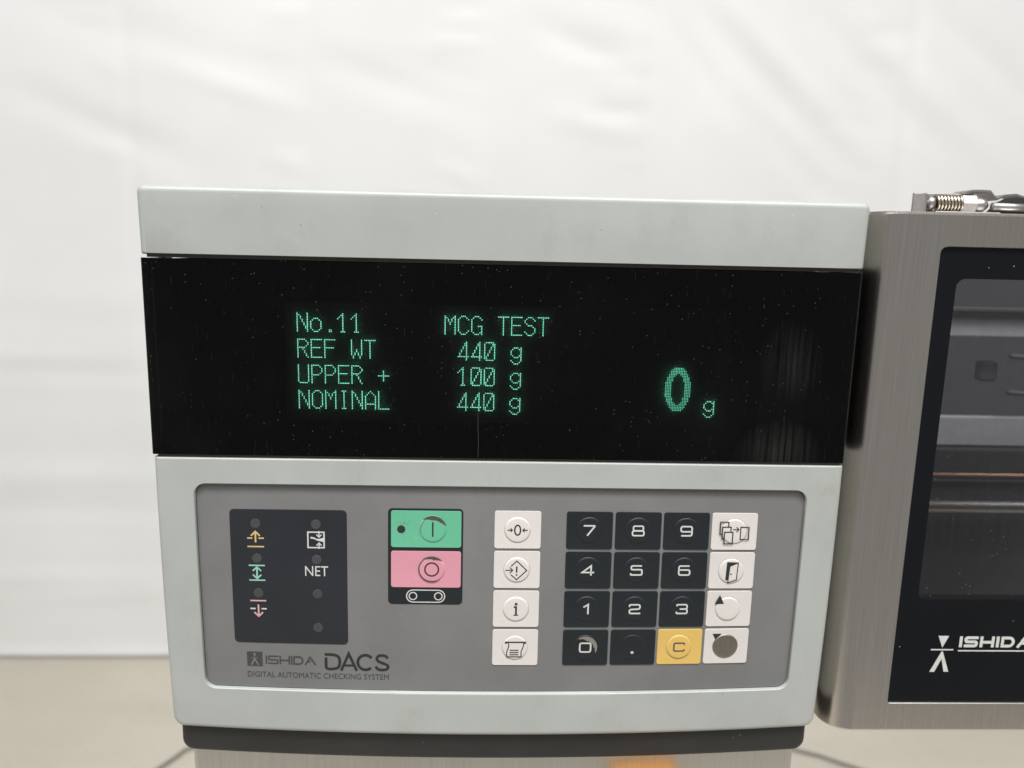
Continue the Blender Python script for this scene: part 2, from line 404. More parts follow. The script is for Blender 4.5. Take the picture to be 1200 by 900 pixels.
bm = bmesh.new(); pts = []
ctl = [(-1.15, 0.75), (-0.95, 1.02), (-0.766, 1.329), (-0.72, 1.395), (-0.52, 1.52), (0.0, 1.58), (0.55, 1.48), (0.813, 1.3735), (0.90, 1.324), (1.25, 1.10), (1.7, 0.7)]
for i in range(1, len(ctl) - 2):
    p0, p1, p2, p3 = (Vector(q) for q in ctl[i - 1:i + 3])
    for k in range(8):
        t = k / 8; q = 0.5 * (2 * p1 + (p2 - p0) * t + (2 * p0 - 5 * p1 + 4 * p2 - p3) * t * t + (3 * p1 - p0 - 3 * p2 + p3) * t ** 3); pts.append((q.x, q.y, 0.0062))
tube(bm, pts, 0.0042, 8)
ca = obj('floor_cable', bm, plain('cable_grey', (0.22, 0.205, 0.18), 0.6), None, True)
ca['label'] = 'thin dark cable curving across the floor behind the steel column'; ca['category'] = 'cable'

# ================================================================== control head
head = thing('checkweigher_console', 'pale grey checkweigher console with green lit display and keypad', 'weighing console', (0, 0, ZO))

# --- top cap
bm = bmesh.new(); X = 64
def caplp(i, dy, zt): return [(x, dy - 0.0008 * (z - 0.0967) / 0.03 * (dy < 0.1), z) for x, z in rrect(-HW - 0.0006 + i, HW + 0.0003 - i, 0.0967 + min(i, 0.0006), zt, (0.0006, 0.0006, max(0.0035 - i, 0.0006), max(0.0035 - i, 0.0006)), 5, 30, 4)]
R3 = 0.0032; loops = [caplp(0, 0.12, 0.1282)]
for k in range(0, 7):
    a = math.radians(90 * k / 6); loops.append(caplp(R3 * (1 - math.cos(a)) , R3 - R3 * math.sin(a), 0.1282 - R3 * (1 - math.cos(a))))
skin(bm, loops, True, True); autosmooth(obj('top_cap', bm, 'case', head), 50)
bm = bmesh.new(); box(bm, -0.1678, 0.1678, 0.0016, 0.115, 0.0954, 0.0972); obj('cap_gap', bm, 'gap', head)
bm = bmesh.new(); box(bm, -0.1678, 0.1678, 0.0012, 0.105, -0.0003, 0.0011); obj('sill_gap', bm, 'gap', head)

# --- display window (smoked acrylic strip with turned ends)
def strip(bm, path, z0, z1, thick):
    n = len(path); nr = []
    for i in range(n):
        a = Vector(path[max(0, i - 1)]); b = Vector(path[min(n - 1, i + 1)]); d = (b - a).normalized(); nr.append(Vector((-d.y, d.x)))
    V = []
    for i in range(n):
        p = Vector(path[i]); q = p + nr[i] * thick
        V.append([bm.verts.new((p.x, p.y, z0)), bm.verts.new((p.x, p.y, z1)), bm.verts.new((q.x, q.y, z1)), bm.verts.new((q.x, q.y, z0))])
    for i in range(n - 1):
        for k in range(4):
            bm.faces.new((V[i][k], V[i + 1][k], V[i + 1][(k + 1) % 4], V[i][(k + 1) % 4]))
    bm.faces.new(V[0]); bm.faces.new(V[-1][::-1])
re = 0.0018; path = [(-0.1706, 0.030)]
path += [(-0.1706 + re - re * math.cos(math.radians(a)), re - re * math.sin(math.radians(a))) for a in range(0, 91, 15)]
path += [(x * 0.02, 0) for x in range(-8, 9)]
path += [(0.1698 - re + re * math.sin(math.radians(a)), re - re * math.cos(math.radians(a))) for a in range(0, 91, 15)]
path += [(0.1698, 0.030)]
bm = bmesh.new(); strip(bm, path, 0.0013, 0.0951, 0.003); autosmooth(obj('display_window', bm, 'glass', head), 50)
bm = bmesh.new(); box(bm, -0.1655, 0.1655, 0.016, 0.115, 0.0006, 0.0945); box(bm, -0.1668, -0.160, 0.0042, 0.0158, 0.0014, 0.0945); box(bm, 0.160, 0.1652, 0.0042, 0.0158, 0.0014, 0.0945); obj('display_backing', bm, 'blackin', head)

P = Print(); P.stroke([(-13.2, 24), (-13.0, 15), (-12.7, 9), (-12.9, 2)], .055)
for v in P.bm.verts: v.co.y -= 0.00006
obj('scratch', P.bm, 'wearbeige', head)
# --- display module and its lit characters
mod = obj('display_module', (lambda b: (box(b, -0.150, 0.117, 0.0125, 0.0158, 0.0125, 0.0795, 0.0008), b)[1])(bmesh.new()), 'module', head)
bm = bmesh.new(); box(bm, -0.1075, 0.1115, 0.0092, 0.0124, 0.0165, 0.0755, 0.0004); obj('phosphor_plate', bm, 'phosplate', mod)
bm = bmesh.new(); lo = rrect(-0.150, 0.117, 0.0125, 0.0795, 0.001, 2); li = rrect(-0.146, 0.1135, 0.0150, 0.0770, 0.001, 2)
skin(bm, [[(x, 0.0122, z) for x, z in lo], [(x, 0.0102, z) for x, z in lo], [(x, 0.0102, z) for x, z in li], [(x, 0.0122, z) for x, z in li]]); obj('module_bezel', bm, 'module', mod)
bm = bmesh.new()
for k in range(11):
    x = 0.128 + k * 0.0021; box(bm, x, x + 0.0011, 0.009, 0.0105, 0.006 + 0.004 * (k % 2), 0.052 - 0.003 * abs(k - 5))
obj('reflection_slats', bm, 'inlight', mod)  # pale slats added to stand in for reflection streaks in the glass

GL = {
 'N': "X.....X XX....X X.X...X X.X...X X..X..X X..X..X X...X.X X...X.X X....XX X....XX X.....X X.....X",
 'o': "....... ....... ....... ..XXX.. .X...X. X.....X X.....X X.....X X.....X X.....X .X...X. ..XXX..",
 '.': "....... ....... ....... ....... ....... ....... ....... ....... ....... ....... ...XX.. ...XX..",
 '1': "...X... ..XX... .X.X... X..X... ...X... ...X... ...X... ...X... ...X... ...X... ...X... ..XXX..",
 'R': "XXXXX.. X....X. X.....X X.....X X....X. XXXXX.. X..X... X...X.. X...X.. X....X. X....X. X.....X",
 'E': "XXXXXXX X...... X...... X...... X...... XXXXXX. X...... X...... X...... X...... X...... XXXXXXX",
 'F': "XXXXXXX X...... X...... X...... X...... XXXXXX. X...... X...... X...... X...... X...... X......",
 'W': "X.....X X.....X X.....X X.....X X.....X X.....X X..X..X X..X..X X.X.X.X X.X.X.X .X...X. .X...X.",
 'T': "XXXXXXX ...X... ...X... ...X... ...X... ...X... ...X... ...X... ...X... ...X... ...X... ...X...",
 'U': "X.....X X.....X X.....X X.....X X.....X X.....X X.....X X.....X X.....X X.....X X.....X .XXXXX.",
 'P': "XXXXX.. X....X. X.....X X.....X X.....X X....X. XXXXX.. X...... X...... X...... X...... X......",
 '+': "....... ....... ....... ...X... ...X... ...X... XXXXXXX ...X... ...X... ...X... ....... .......",
 'O': "..XXX.. .X...X. X.....X X.....X X.....X X.....X X.....X X.....X X.....X X.....X .X...X. ..XXX..",
 'M': "X.....X XX...XX X.X.X.X X.X.X.X X..X..X X..X..X X.....X X.....X X.....X X.....X X.....X X.....X",
 'I': "..XXX.. ...X... ...X... ...X... ...X... ...X... ...X... ...X... ...X... ...X... ...X... ..XXX..",
 'A': "...X... ..X.X.. .X...X. X.....X X.....X X.....X X.....X X.....X XXXXXXX X.....X X.....X X.....X",
 'L': "X...... X...... X...... X...... X...... X...... X...... X...... X...... X...... X...... XXXXXXX",
 'C': "..XXX.. .X...X. X.....X X...... X...... X...... X...... X...... X...... X.....X .X...X. ..XXX..",
 'G': "..XXX.. .X...X. X.....X X...... X...... X...... X...XXX X.....X X.....X X.....X .X...XX ..XXX.X",
 'S': "..XXX.. .X...X. X.....X X...... .X..... ..XXX.. .....X. ......X ......X X.....X .X...X. ..XXX..",
 '4': ".....X. ....XX. ....XX. ...X.X. ...X.X. ..X..X. ..X..X. .X...X. .X...X. XXXXXXX .....X. .....X.",
 '0': ".XXXXX. X....XX X....XX X...X.X X...X.X X..X..X X..X..X X.X...X X.X...X XX....X XX....X .XXXXX.",
 'g': "....... ....... ....... ..XXX.X .X...XX X.....X X.....X X.....X .X...XX ..XXX.X ......X X.....X .X...X. ..XXX..",
}
DP = 0.000806; VX, VZ, VY = -0.1007, 0.0702, 0.0068; DS = 0.00023
def dot(bm, c, r):
    x = VX + c * DP; z = VZ - r * 0.000786
    bm.faces.new([bm.verts.new(p) for p in ((x - DS, VY, z - DS), (x + DS, VY, z - DS), (x + DS, VY, z + DS), (x - DS, VY, z + DS))])
def vfd(s, cell, line, c0=None):
    for i, ch in enumerate(s):
        if ch == ' ': continue
        bm = bmesh.new()
        for r, row in enumerate(GL[ch].split()):
            for k, q in enumerate(row):
                if q == 'X': dot(bm, (cell + i) * 8 + k, line * 16 + r)
        obj('lit_character', bm, 'dots', mod)
vfd('No.11', 0, 0); vfd('REF WT', 0, 1); vfd('UPPER +', 0, 2); vfd('NOMINAL', 0, 3)
vfd('MCG TEST', 11, 0); vfd('440 g', 12, 1); vfd('100 g', 12, 2); vfd('440 g', 12, 3); vfd('g', 31, 3)
bm = bmesh.new()
for r in range(28):
    for k in range(16):
        u, w = (k - 7.5), (r - 13.5)
        if (u / 8.1) ** 2 + (w / 14.2) ** 2 <= 1 and (u / 4.2) ** 2 + (w / 9.6) ** 2 > 1: dot(bm, 223.5 + k, 30 + r)
DIMDOTS = emit('phosphor_dots_large', (0.13, 0.74, 0.45), 11.5)
obj('lit_character', bm, DIMDOTS, mod)

# --- lower housing with the recessed keypad opening
bm = bmesh.new(); EX, EZ, NC = 44, 16, 6
PX0, PX1, PZ0, PZ1 = -0.1513, 0.1525, -0.1229, -0.0133
def outl(i, rb=0.0062, rtp=0.0012): return rrect(-HW + i, HW - i, ZB + i, -i * 0.3, (max(rb - i, .001),) * 2 + (max(rtp - i, .0004),) * 2, NC, EX, EZ)
def inl(i): return rrect(PX0 - i, PX1 + i, PZ0 - i, PZ1 + i, 0.0058 + i, NC, EX, EZ)
loops = [conf(inl(0), 0.0070), conf(inl(0), 0.0003), conf(inl(0.0003), 0)]
A, B = inl(0.0003), outl(0.0028)
for k in (0.03, 0.25, 0.5, 0.75, 0.96): loops.append(conf([(p[0] + (q[0] - p[0]) * k, p[1] + (q[1] - p[1]) * k) for p, q in zip(A, B)], 0))
for k in range(0, 7):
    a = math.radians(90 * k / 6); loops.append(conf(outl(0.0028 * (1 - math.sin(a))), 0.0028 * (1 - math.cos(a))))
loops.append([(x, 0.11, z) for x, z in outl(0)])
skin(bm, loops, False, True); autosmooth(obj('lower_housing', bm, 'case', head), 45)

# --- keypad overlay
lp = rrect(PX0 + 0.0004, PX1 - 0.0004, PZ0 + 0.0004, PZ1 - 0.0004, 0.0055, NC, EX, EZ); PD = 0.0021
bm = bmesh.new(); skin(bm, [conf(shrink(lp, k, ((PX0 + PX1) / 2, (PZ0 + PZ1) / 2)), PD) for k in (1, .88, .76, .64, .52, .4, .28, .16, .06)], False, True)
pan = autosmooth(obj('keypad_overlay', bm, 'panel', head))

def slab(x0, x1, z0, z1, r, h, dy, name, mat, parent, ks=(1, .75, .5, .25, .06)):
    bm = bmesh.new(); lp = rrect(x0, x1, z0, z1, r, 5, 8, 8); c = ((x0 + x1) / 2, (z0 + z1) / 2)
    lps = [conf(lp, dy)] + [conf(shrink(lp, 0.999 * 1, c), dy - h * 0.7)] + [conf(shrink(lp, 0.992 * k, c), dy - h) for k in ks]
    skin(bm, lps, False, True); return obj(name, bm, mat, parent)

# status lamps panel
st = slab(-0.1352, -0.0775, -0.0976, -0.0266, 0.0022, 0.00025, PD, 'status_panel', 'darkpanel', head); SD = PD - 0.00025
for x, z in ((-122.6, -33.9), (-122.4, -52.1), (-122.2, -70.5), (-92.8, -34), (-92.7, -52.3), (-92.6, -70.5), (-92.6, -88.6)):
    bm = bmesh.new(); n = 24
    skin(bm, [conf([((x + r * math.cos(2 * math.pi * k / n)) * MM, (z + r * math.sin(2 * math.pi * k / n)) * MM) for k in range(n)], SD - h) for r, h in ((2.45, 0.0), (2.4, 0.00006), (2.2, 0.0001))], False, True)
    obj('indicator_lamp', bm, 'lamp', st)
def print_on(P, cx, cz, name, mat, parent, dy):
    for v in P.bm.verts: v.co.x += cx * MM; v.co.z += cz * MM
    return obj(name, drape(P.bm, dy - 0.00006), mat, parent)
P = Print(); P.stroke([(-4.1, 0), (-1.5, 0)], .75); P.stroke([(1.5, 0), (4.1, 0)], .75); P.stroke([(-4.1, -4.4), (4.1, -4.4)], .75)
P.stroke([(0, -2.2), (0, 2.9)], .85); P.stroke([(-2.2, 1.2), (0, 3.4), (2.2, 1.2)], .85); print_on(P, -122.7, -41.5, 'over_weight_symbol', 'yink', st, SD)
P = Print(); P.stroke([(-4, 3.9), (4, 3.9)], .75); P.stroke([(-4, -3.9), (4, -3.9)], .75); P.stroke([(0, -2.6), (0, 2.6)], .85)
P.stroke([(-2.1, 1), (0, 3.0), (2.1, 1)], .8); P.stroke([(-2.1, -1), (0, -3.0), (2.1, -1)], .8); print_on(P, -122.5, -59.7, 'in_range_symbol', 'gink', st, SD)
P = Print(); P.stroke([(-4, 4.3), (4, 4.3)], .75); P.stroke([(0, 2.2), (0, -3.6)], .85); P.stroke([(-2.2, -1.9), (0, -4.1), (2.2, -1.9)], .85)
print_on(P, -122.4, -78.9, 'under_weight_symbol', 'pink_ink', st, SD)
P = Print(); P.stroke([(-4.1, 0), (-1.5, 0)], .75); P.stroke([(1.5, 0), (4.1, 0)], .75); print_on(P, -122.4, -78.9, 'under_weight_dashes', 'wink', st, SD)
P = Print(); P.stroke([(-4, -4), (4, -4), (4, 4), (-4, 4)], .7, True)
P.poly([(-2.7, 1.6), (-2.7, .7), (-1, .5), (.6, -.3), (3.65, -1.0), (3.65, 1.2), (1.8, .6), (.4, .5), (-1, 1.4)])
P.arrow((1.5, 4.6), (1.5, 1.5), .55, 1.3); P.arrow((1.5, -4.6), (1.5, -1.6), .55, 1.3); print_on(P, -92.8, -42.0, 'stability_symbol', 'wink', st, SD)
obj('net_lettering', drape(text_bm('NET', -98.5, -87.0, -60.9, -55.7, 1.0, 0.0), SD - 0.00006), 'wink', st)

# maker's mark and product lettering on the overlay
def ishida(P, u, v, h, widths, sw):
    """six wide square-cut letters, strokes of width sw, starting at (u, v)"""
    s = sw; t = h
    def S(pts, **k): P.stroke([(u + a, v + b) for a, b in pts], s, **k)
    for ch, w in zip('ISHIDA', widths):
        if ch == 'I': S([(s / 2, 0), (s / 2, t)])
        if ch == 'S':
            S([(w, t - s / 2), (s / 2, t - s / 2), (s / 2, t / 2), (w - s / 2, t / 2), (w - s / 2, s / 2), (0, s / 2)], fil=s * 0.7)
        if ch == 'H': S([(s / 2, 0), (s / 2, t)]); S([(s, t * .47), (w - s, t * .47)]); S([(w - s / 2, 0), (w - s / 2, t)])
        if ch == 'D':
            S([(s / 2, 0), (s / 2, t)]); r_ = t / 2 - s / 2; q_ = [(s * 1.02, t - s / 2)]
            q_ += [(w - s / 2 - r_ + r_ * math.sin(math.radians(a)), t / 2 + r_ * math.cos(math.radians(a))) for a in range(0, 181, 15)]
            S(q_ + [(s * 1.02, s / 2)])
        if ch == 'A': S([(s * .4, 0), (w * .28, t * .40), (w * .52, t * .40)]); S([(w * .30, t * .52), (w * .50, t * .92), (w - s * .3, 0)])
        u += w + s * 0.62
P = Print(); ishida(P, -119.9, -109.4, 4.7, (0.75, 5.4, 5.4, 0.75, 5.2, 6.0), 0.75)
for v in P.bm.verts: pass
obj('maker_lettering', drape(P.bm, PD - 0.00008), 'inkgrey', pan)
P = Print()   # square emblem with a figure left in the overlay's colour: built as the dark pieces round it
P.poly([(-129.4, -110.8), (-121.5, -110.8), (-121.5, -102.8), (-129.4, -102.8)])
em = obj('maker_emblem', drape(P.bm, PD - 0.00008), 'inkgrey', pan)
P = Print(); P.poly([(-126.3, -103.6), (-124.7, -103.6), (-125.5, -105.9)]); P.stroke([(-127.1, -106.3), (-123.9, -106.3)], .35)
P.stroke([(-127.3, -110.2), (-125.5, -106.7), (-123.7, -110.2)], .75); obj('emblem_figure', drape(P.bm, PD - 0.00012), 'lightgrey', pan)
P = Print(); s = 1.45
def U(x, z): return (-89.7 + x, -112.1 + z)
H = 9.5
P.stroke([U(*q) for q in fillet([(0.1, H - s / 2), (4.6, H - s / 2), (7.4, H * .82), (7.9, H / 2), (7.4, H * .18), (4.6, s / 2), (s / 2, s / 2), (s / 2, H * .74)], 1.6, False)], s)
P.stroke([U(8.4, 0), U(12.4, H - .1), U(16.4, 0)], s * 0.96); P.stroke([U(10.3, 2.9), U(14.5, 2.9)], s * .8)
P.stroke([U(20.9 + 3.95 * math.cos(math.radians(a)), H / 2 + 4.05 * math.sin(math.radians(a))) for a in range(38, 323, 12)], s)
sp = [(32.3, H * .76), (31.2, H - s * .62), (29.2, H - s * .45), (27.3, H - s * .7), (26.5, H * .72), (27.4, H * .58), (29.6, H * .48), (31.9, H * .38), (32.7, H * .26), (31.8, s * .75), (29.4, s * .45), (27.2, s * .7), (26.1, H * .27)]
P.stroke([U(*q) for q in fillet(sp, 0.9, False)], s * .95)
obj('model_lettering', drape(P.bm, PD - 0.00008), 'ink', pan)
obj('subtitle_lettering', drape(text_bm('DIGITAL AUTOMATIC CHECKING SYSTEM', -129.4, -56.9, -116.9, -113.8, 1.0, 0.0), PD - 0.00008), 'inkgrey', pan)

# --- keys
KH = 0.00035
def key(cx, cz, w, h, mat, label, legend=None, ink='wink', bx=None, bz=None, br=6.5, bmat=None, bh=0.45, legend_on_plate=False):
    """membrane key: thin plate with an embossed round button and its printed legend"""
    mt = frame_at(cx * MM, cz * MM, PD)
    bm = bmesh.new(); lp = rrect(-w / 2 * MM, w / 2 * MM, -h / 2 * MM, h / 2 * MM, 0.0012, 4)
    skin(bm, [[(x, 0.0001, z) for x, z in lp], [(x, -KH * 0.6, z) for x, z in lp], [(x * .992, -KH, z * .992) for x, z in lp]], False, True)
    k = obj('key', bm, mat, head, False, None, mt); k['label'] = label
    dx = 0 if bx is None else bx - cx; dz = 0 if bz is None else bz - cz
    if br:
        bm = bmesh.new(); n = 40; prof = [(br + .18, -0.02), (br + .05, .05), (br - .1, bh * .55), (br - .35, bh * .9), (br - .8, bh), (br * .5, bh * 1.04)]
        skin(bm, [[((dx + r * math.cos(2 * math.pi * i / n)) * MM, -KH - q * MM, (dz + r * math.sin(2 * math.pi * i / n)) * MM) for i in range(n)] for r, q in prof], False, True)
        autosmooth(obj('button', bm, bmat or mat, k), 60)
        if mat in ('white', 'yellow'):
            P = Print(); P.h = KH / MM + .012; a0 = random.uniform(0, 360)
            P.ring((dx, dz), br + .24, .16, 40, a0, a0 + random.uniform(200, 300)); obj('grime_shade_ring', P.bm, 'grime_shade', k)  # grey ring: rim dirt with the button's shadow outline painted in
    if legend:
        P = Print(); P.h = KH / MM + (bh * 1.08 + .03 if not legend_on_plate else 0.04)
        legend(P)
        for v in P.bm.verts: v.co.x += dx * MM; v.co.z += dz * MM
        obj('legend', P.bm, ink, k)
    return k
def sub_print(k, name, mat, fn, h, dx=0, dz=0):
    P = Print(); P.h = h; fn(P)
    for v in P.bm.verts: v.co.x += dx * MM; v.co.z += dz * MM
    return obj(name, P.bm, mat, k)

RZ = (-35.6, -56.4, -77.2, -98.1); CXS = (7.6, 43.7, 68.35, 92.85, 117.4); KW, KHT = 23.3, 19.4
# white function keys, left column
def lg_zero(P):
    P.ring((0, 0), 1.45, .75, 28, 0, 360, 2.55); P.arrow((-5.1, 0), (-2.6, 0), .5, .95); P.arrow((5.1, 0), (2.6, 0), .5, .95)
def lg_enter(P):
    P.stroke([(-2.9, 2.0), (0, 4.8), (5.0, -.1), (0, -5.0), (-2.9, -2.4)], .55); P.arrow((-5.7, -.1), (-2.0, -.1), .5, 1.5)
    P.stroke([(0, 2.0), (-.05, -1.3)], .75); P.disc((0, -2.5), .45, 10)
def lg_info(P):
    P.disc((.1, 2.8), .75, 14); P.stroke([(-1.1, 1.25), (.1, 1.25), (.1, -2.9)], .95); P.stroke([(-1.2, -3.1), (1.3, -3.1)], .55)
def lg_print(P):
    P.stroke([(-5.2, 3.1), (5.6, 3.1)], .75); P.stroke([(-5.2, 2.6), (-4.2, 2.6)], .6); P.stroke([(4.6, 2.6), (5.6, 2.6)], .6)
    P.stroke([(-3.4, 2.6), (-3.1, .9), (-3.9, -1.2), (-4.3, -3), (-4.0, -4.8)], .5, fil=.8); P.stroke([(4.4, 2.6), (4.3, .8), (3.4, -1.2), (3.1, -3), (3.4, -4.8)], .5, fil=.8)
    P.stroke([(-4.1, -4.8), (3.4, -4.8)], .55)
    for z in (-1.2, -2.4, -3.6): P.stroke([(-2.7, z), (1.9, z)], .5)
for z, fn, lb in zip(RZ, (lg_zero, lg_enter, lg_info, lg_print), ('white key with zero between two arrows', 'white key with exclamation mark in a diamond', 'white key marked with letter i', 'white key with paper roll symbol')):
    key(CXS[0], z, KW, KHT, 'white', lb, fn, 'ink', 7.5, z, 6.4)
# digits
dig = {
 '0': lambda P: P.stroke([(-2.8, -2.4), (2.8, -2.4), (2.8, 2.4), (-2.8, 2.4)], .8, True, 1.1),
 '1': lambda P: P.stroke([(-1.7, 1.0), (.7, 2.5), (.7, -2.7)], .8),
 '2': lambda P: P.stroke([(-2.7, 1.2), (-2.7, 2.4), (2.7, 2.4), (2.7, .1), (-2.7, -.2), (-2.7, -2.3), (3.0, -2.3)], .8, False, 1.0),
 '3': lambda P: (P.stroke([(-2.7, 1.5), (-2.7, 2.4), (2.6, 2.4), (2.6, 0), (-1.2, 0)], .8, False, 1.0), P.stroke([(2.2, -.2), (2.7, -.6), (2.7, -2.4), (-2.8, -2.4), (-2.8, -1.4)], .8, False, .9)),
 '4': lambda P: P.stroke([(1.5, -2.8), (1.5, 2.3), (-3, -1.2), (3.1, -1.2)], .8),
 '5': lambda P: P.stroke([(2.7, 2.4), (-2.7, 2.4), (-2.7, .4), (2.8, .4), (2.8, -2.4), (-2.9, -2.4), (-2.9, -1.5)], .8, False, .8),
 '6': lambda P: P.stroke([(2.6, 2.4), (-2.8, 2.4), (-2.8, -2.4), (2.8, -2.4), (2.8, .3), (-2.3, .3)], .8, False, 1.0),
 '7': lambda P: P.stroke([(-3, 2.4), (2.8, 2.4), (-1.1, -2.7)], .8, False, .5),
 '8': lambda P: (P.stroke([(-2.5, 0.05), (2.5, 0.05), (2.5, 2.45), (-2.5, 2.45)], .75, True, .8), P.stroke([(-2.9, -2.5), (2.9, -2.5), (2.9, -.05), (-2.9, -.05)], .75, True, .9)),
 '9': lambda P: P.stroke([(-2.6, -2.4), (2.8, -2.4), (2.8, 2.4), (-2.8, 2.4), (-2.8, -.3), (2.3, -.3)], .8, False, 1.0),
}
k0 = None
for r, row in enumerate(('789', '456', '123', '0')):
    for ci, ch in enumerate(row):
        k = key(CXS[1 + ci], RZ[r], KW, KHT, 'darkkey', 'black key marked ' + ch, dig[ch], 'wink', CXS[1 + ci] - .1, RZ[r] + .2, 6.6, None, 0.4)
        if ch == '0': k0 = k
sub_print(k0, 'worn_patch', 'wearbeige', lambda P: P.crescent((0, .2), 6.1, 2.6, -30, 130), KH / MM + .46)
key(CXS[2], RZ[3], KW, KHT, 'darkkey', 'black key marked with a decimal point', lambda P: P.disc((-.1, -2.9), .75), 'wink', CXS[2] - .2, RZ[3] + .2, 6.6, None, .35)
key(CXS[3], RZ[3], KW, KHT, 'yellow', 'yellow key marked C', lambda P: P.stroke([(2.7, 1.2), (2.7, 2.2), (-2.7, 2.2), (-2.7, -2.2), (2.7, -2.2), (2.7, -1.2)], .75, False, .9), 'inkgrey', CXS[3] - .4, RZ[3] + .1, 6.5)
# right column
def lg_cards(P):
    P.stroke([(-6.2, -1.4), (-7.4, -1.4), (-7.4, 5.0), (-3.2, 5.0), (-3.2, 2.7)], .6); P.stroke([(-5.1, -3.8), (-6.2, -3.8), (-6.2, 2.4), (-1.9, 2.4), (-1.9, 0)], .6)
    P.stroke([(-5.1, -6.4), (-.8, -6.4), (-.8, -.3), (-5.1, -.3)], .6, True); P.arrow((-.8, 1.1), (2.2, 1.1), .5, 1.3); P.stroke([(3.1, -4.1), (7.3, -4.1), (7.3, 2.4), (3.1, 2.4)], .55, True)
def lg_door(P):
    P.poly([(-2.5, 4.9), (-2.9, -4.7), (-1.6, -4.9), (-.9, 2.8)]); P.poly([(-2.5, 4.95), (-.9, 2.85), (3.3, 4.75)])
    P.stroke([(-.9, 2.7), (3.3, 4.6), (2.9, -4.6), (-1.5, -6.2)], .5, True); P.disc((-.1, -1.5), .45, 10)
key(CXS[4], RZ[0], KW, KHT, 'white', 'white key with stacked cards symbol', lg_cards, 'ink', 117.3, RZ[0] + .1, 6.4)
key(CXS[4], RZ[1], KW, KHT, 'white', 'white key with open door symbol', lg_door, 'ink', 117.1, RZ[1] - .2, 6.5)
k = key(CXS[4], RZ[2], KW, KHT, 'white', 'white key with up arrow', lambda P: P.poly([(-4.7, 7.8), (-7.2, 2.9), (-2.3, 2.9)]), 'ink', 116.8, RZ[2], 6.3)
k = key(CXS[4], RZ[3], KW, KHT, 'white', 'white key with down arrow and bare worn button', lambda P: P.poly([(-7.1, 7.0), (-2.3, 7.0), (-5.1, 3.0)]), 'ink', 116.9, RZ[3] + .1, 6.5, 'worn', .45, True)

# start / stop cluster
cl = slab(-0.0571, -0.0197, -0.0752, -0.0252, 0.0022, 0.0002, PD, 'start_stop_frame', 'darkkey', head)
PD0 = PD; PD = PD0 - 0.0001
kg = key(-38.1, -35.75, 35.0, 18.9, 'green', 'green start key with dark indicator hole', lambda P: P.stroke([(0, 3.6), (0, -3.9)], .8), 'ink', -34.8, -35.5, 6.8)
sub_print(kg, 'worn_edge', 'wearmark', lambda P: P.crescent((3.3, .25), 6.9, 2.6, 15, 135), KH / MM + .5)
sub_print(kg, 'worn_edge', 'wearbeige', lambda P: P.crescent((3.3, .25), 6.3, .7, 120, 205), KH / MM + .5)
sub_print(kg, 'indicator_hole', 'ink', lambda P: P.disc((-12.4, -.1), 2.05, 24), KH / MM + .05)
def smudge(P):
    for _ in range(46):
        a = random.gauss(0, 1); b_ = random.gauss(0, 1)
        P.h = KH / MM + .03
        P.disc((-12.2 + 2.4 * a, 2.6 + 1.1 * b_) if random.random() < .5 else (-5.5 + 3.2 * a, -2.6 + 3.0 * b_), random.uniform(.07, .22), 6)
def smudge_clip(P):
    smudge(P)
    for v in list(P.bm.verts):
        if abs(v.co.x) > .0168 or abs(v.co.z) > .009: P.bm.verts.remove(v)
sub_print(kg, 'grime_specks', 'wearmark', smudge_clip, KH / MM + .03)['kind'] = 'stuff'
kp = key(-38.1, -56.6, 35.0, 19.0, 'pink', 'pink stop key with ring symbol', lambda P: P.ring((0, 0), 3.4, .75), 'ink', -35.2, -56.4, 6.6)
sub_print(kp, 'worn_edge', 'wearmark', lambda P: P.crescent((2.9, .2), 6.75, 1.25, 75, 310), KH / MM + .42)
sub_print(kp, 'worn_edge', 'wearmark', lambda P: P.crescent((2.9, .2), 6.85, 1.9, 40, 130), KH / MM + .47)
PD = PD0
P = Print(); P.stroke([(-9.6 + 3.2 - 3.2 * math.sin(math.radians(a)), 3.2 * math.cos(math.radians(a))) for a in range(0, 181, 15)] + [(9.6 - 3.2 + 3.2 * math.sin(math.radians(a)), -3.2 * math.cos(math.radians(a))) for a in range(0, 181, 15)], .55, True)
P.ring((-6.4, 0), 1.9, .55, 24); P.ring((6.4, 0), 1.9, .55, 24); print_on(P, -38.2, -70.8, 'belt_symbol', 'wink', cl, PD - .0002)

# --- black collar and steel column under the housing
bm = bmesh.new()
def coll(i, dy, z0=-0.1628): return [(x, fy(x, ZB) + dy, z) for x, z in rrect(-0.1672 + i, 0.1672 - i, z0 + i, -0.1440, (.0058, .0058, .001, .001), 6, 44, 4)]
loops = [[(x, 0.11, z) for x, _, z in coll(0, 0)]] + [coll(0.0025 * (1 - math.sin(math.radians(a))), 0.0035 + 0.0025 * (1 - math.sin(math.radians(a)))) for a in (0, 30, 60, 90)][0:0]
for a in (0, 22.5, 45, 67.5, 90): loops.append(coll(0.0025 * (1 - math.cos(math.radians(a))), 0.0030 + 0.0025 * (1 - math.sin(math.radians(a)))))
B = coll(0.0025, 0.0030); mid = [(x * .98, fy(x * .98, ZB) + .003, -0.153) for x, y, z in B]; loops.append(mid)
skin(bm, loops, True, True); autosmooth(obj('base_collar', bm, 'rubber', head), 50)
bm = bmesh.new(); plan = [(-0.1645, 0.105), (-0.1645, 0.016)]
for k in range(41):
    x = -0.1615 + 0.323 * k / 40; plan.append((x, fy(x, ZB) + 0.0085))
plan += [(0.1645, 0.016), (0.1645, 0.105)]
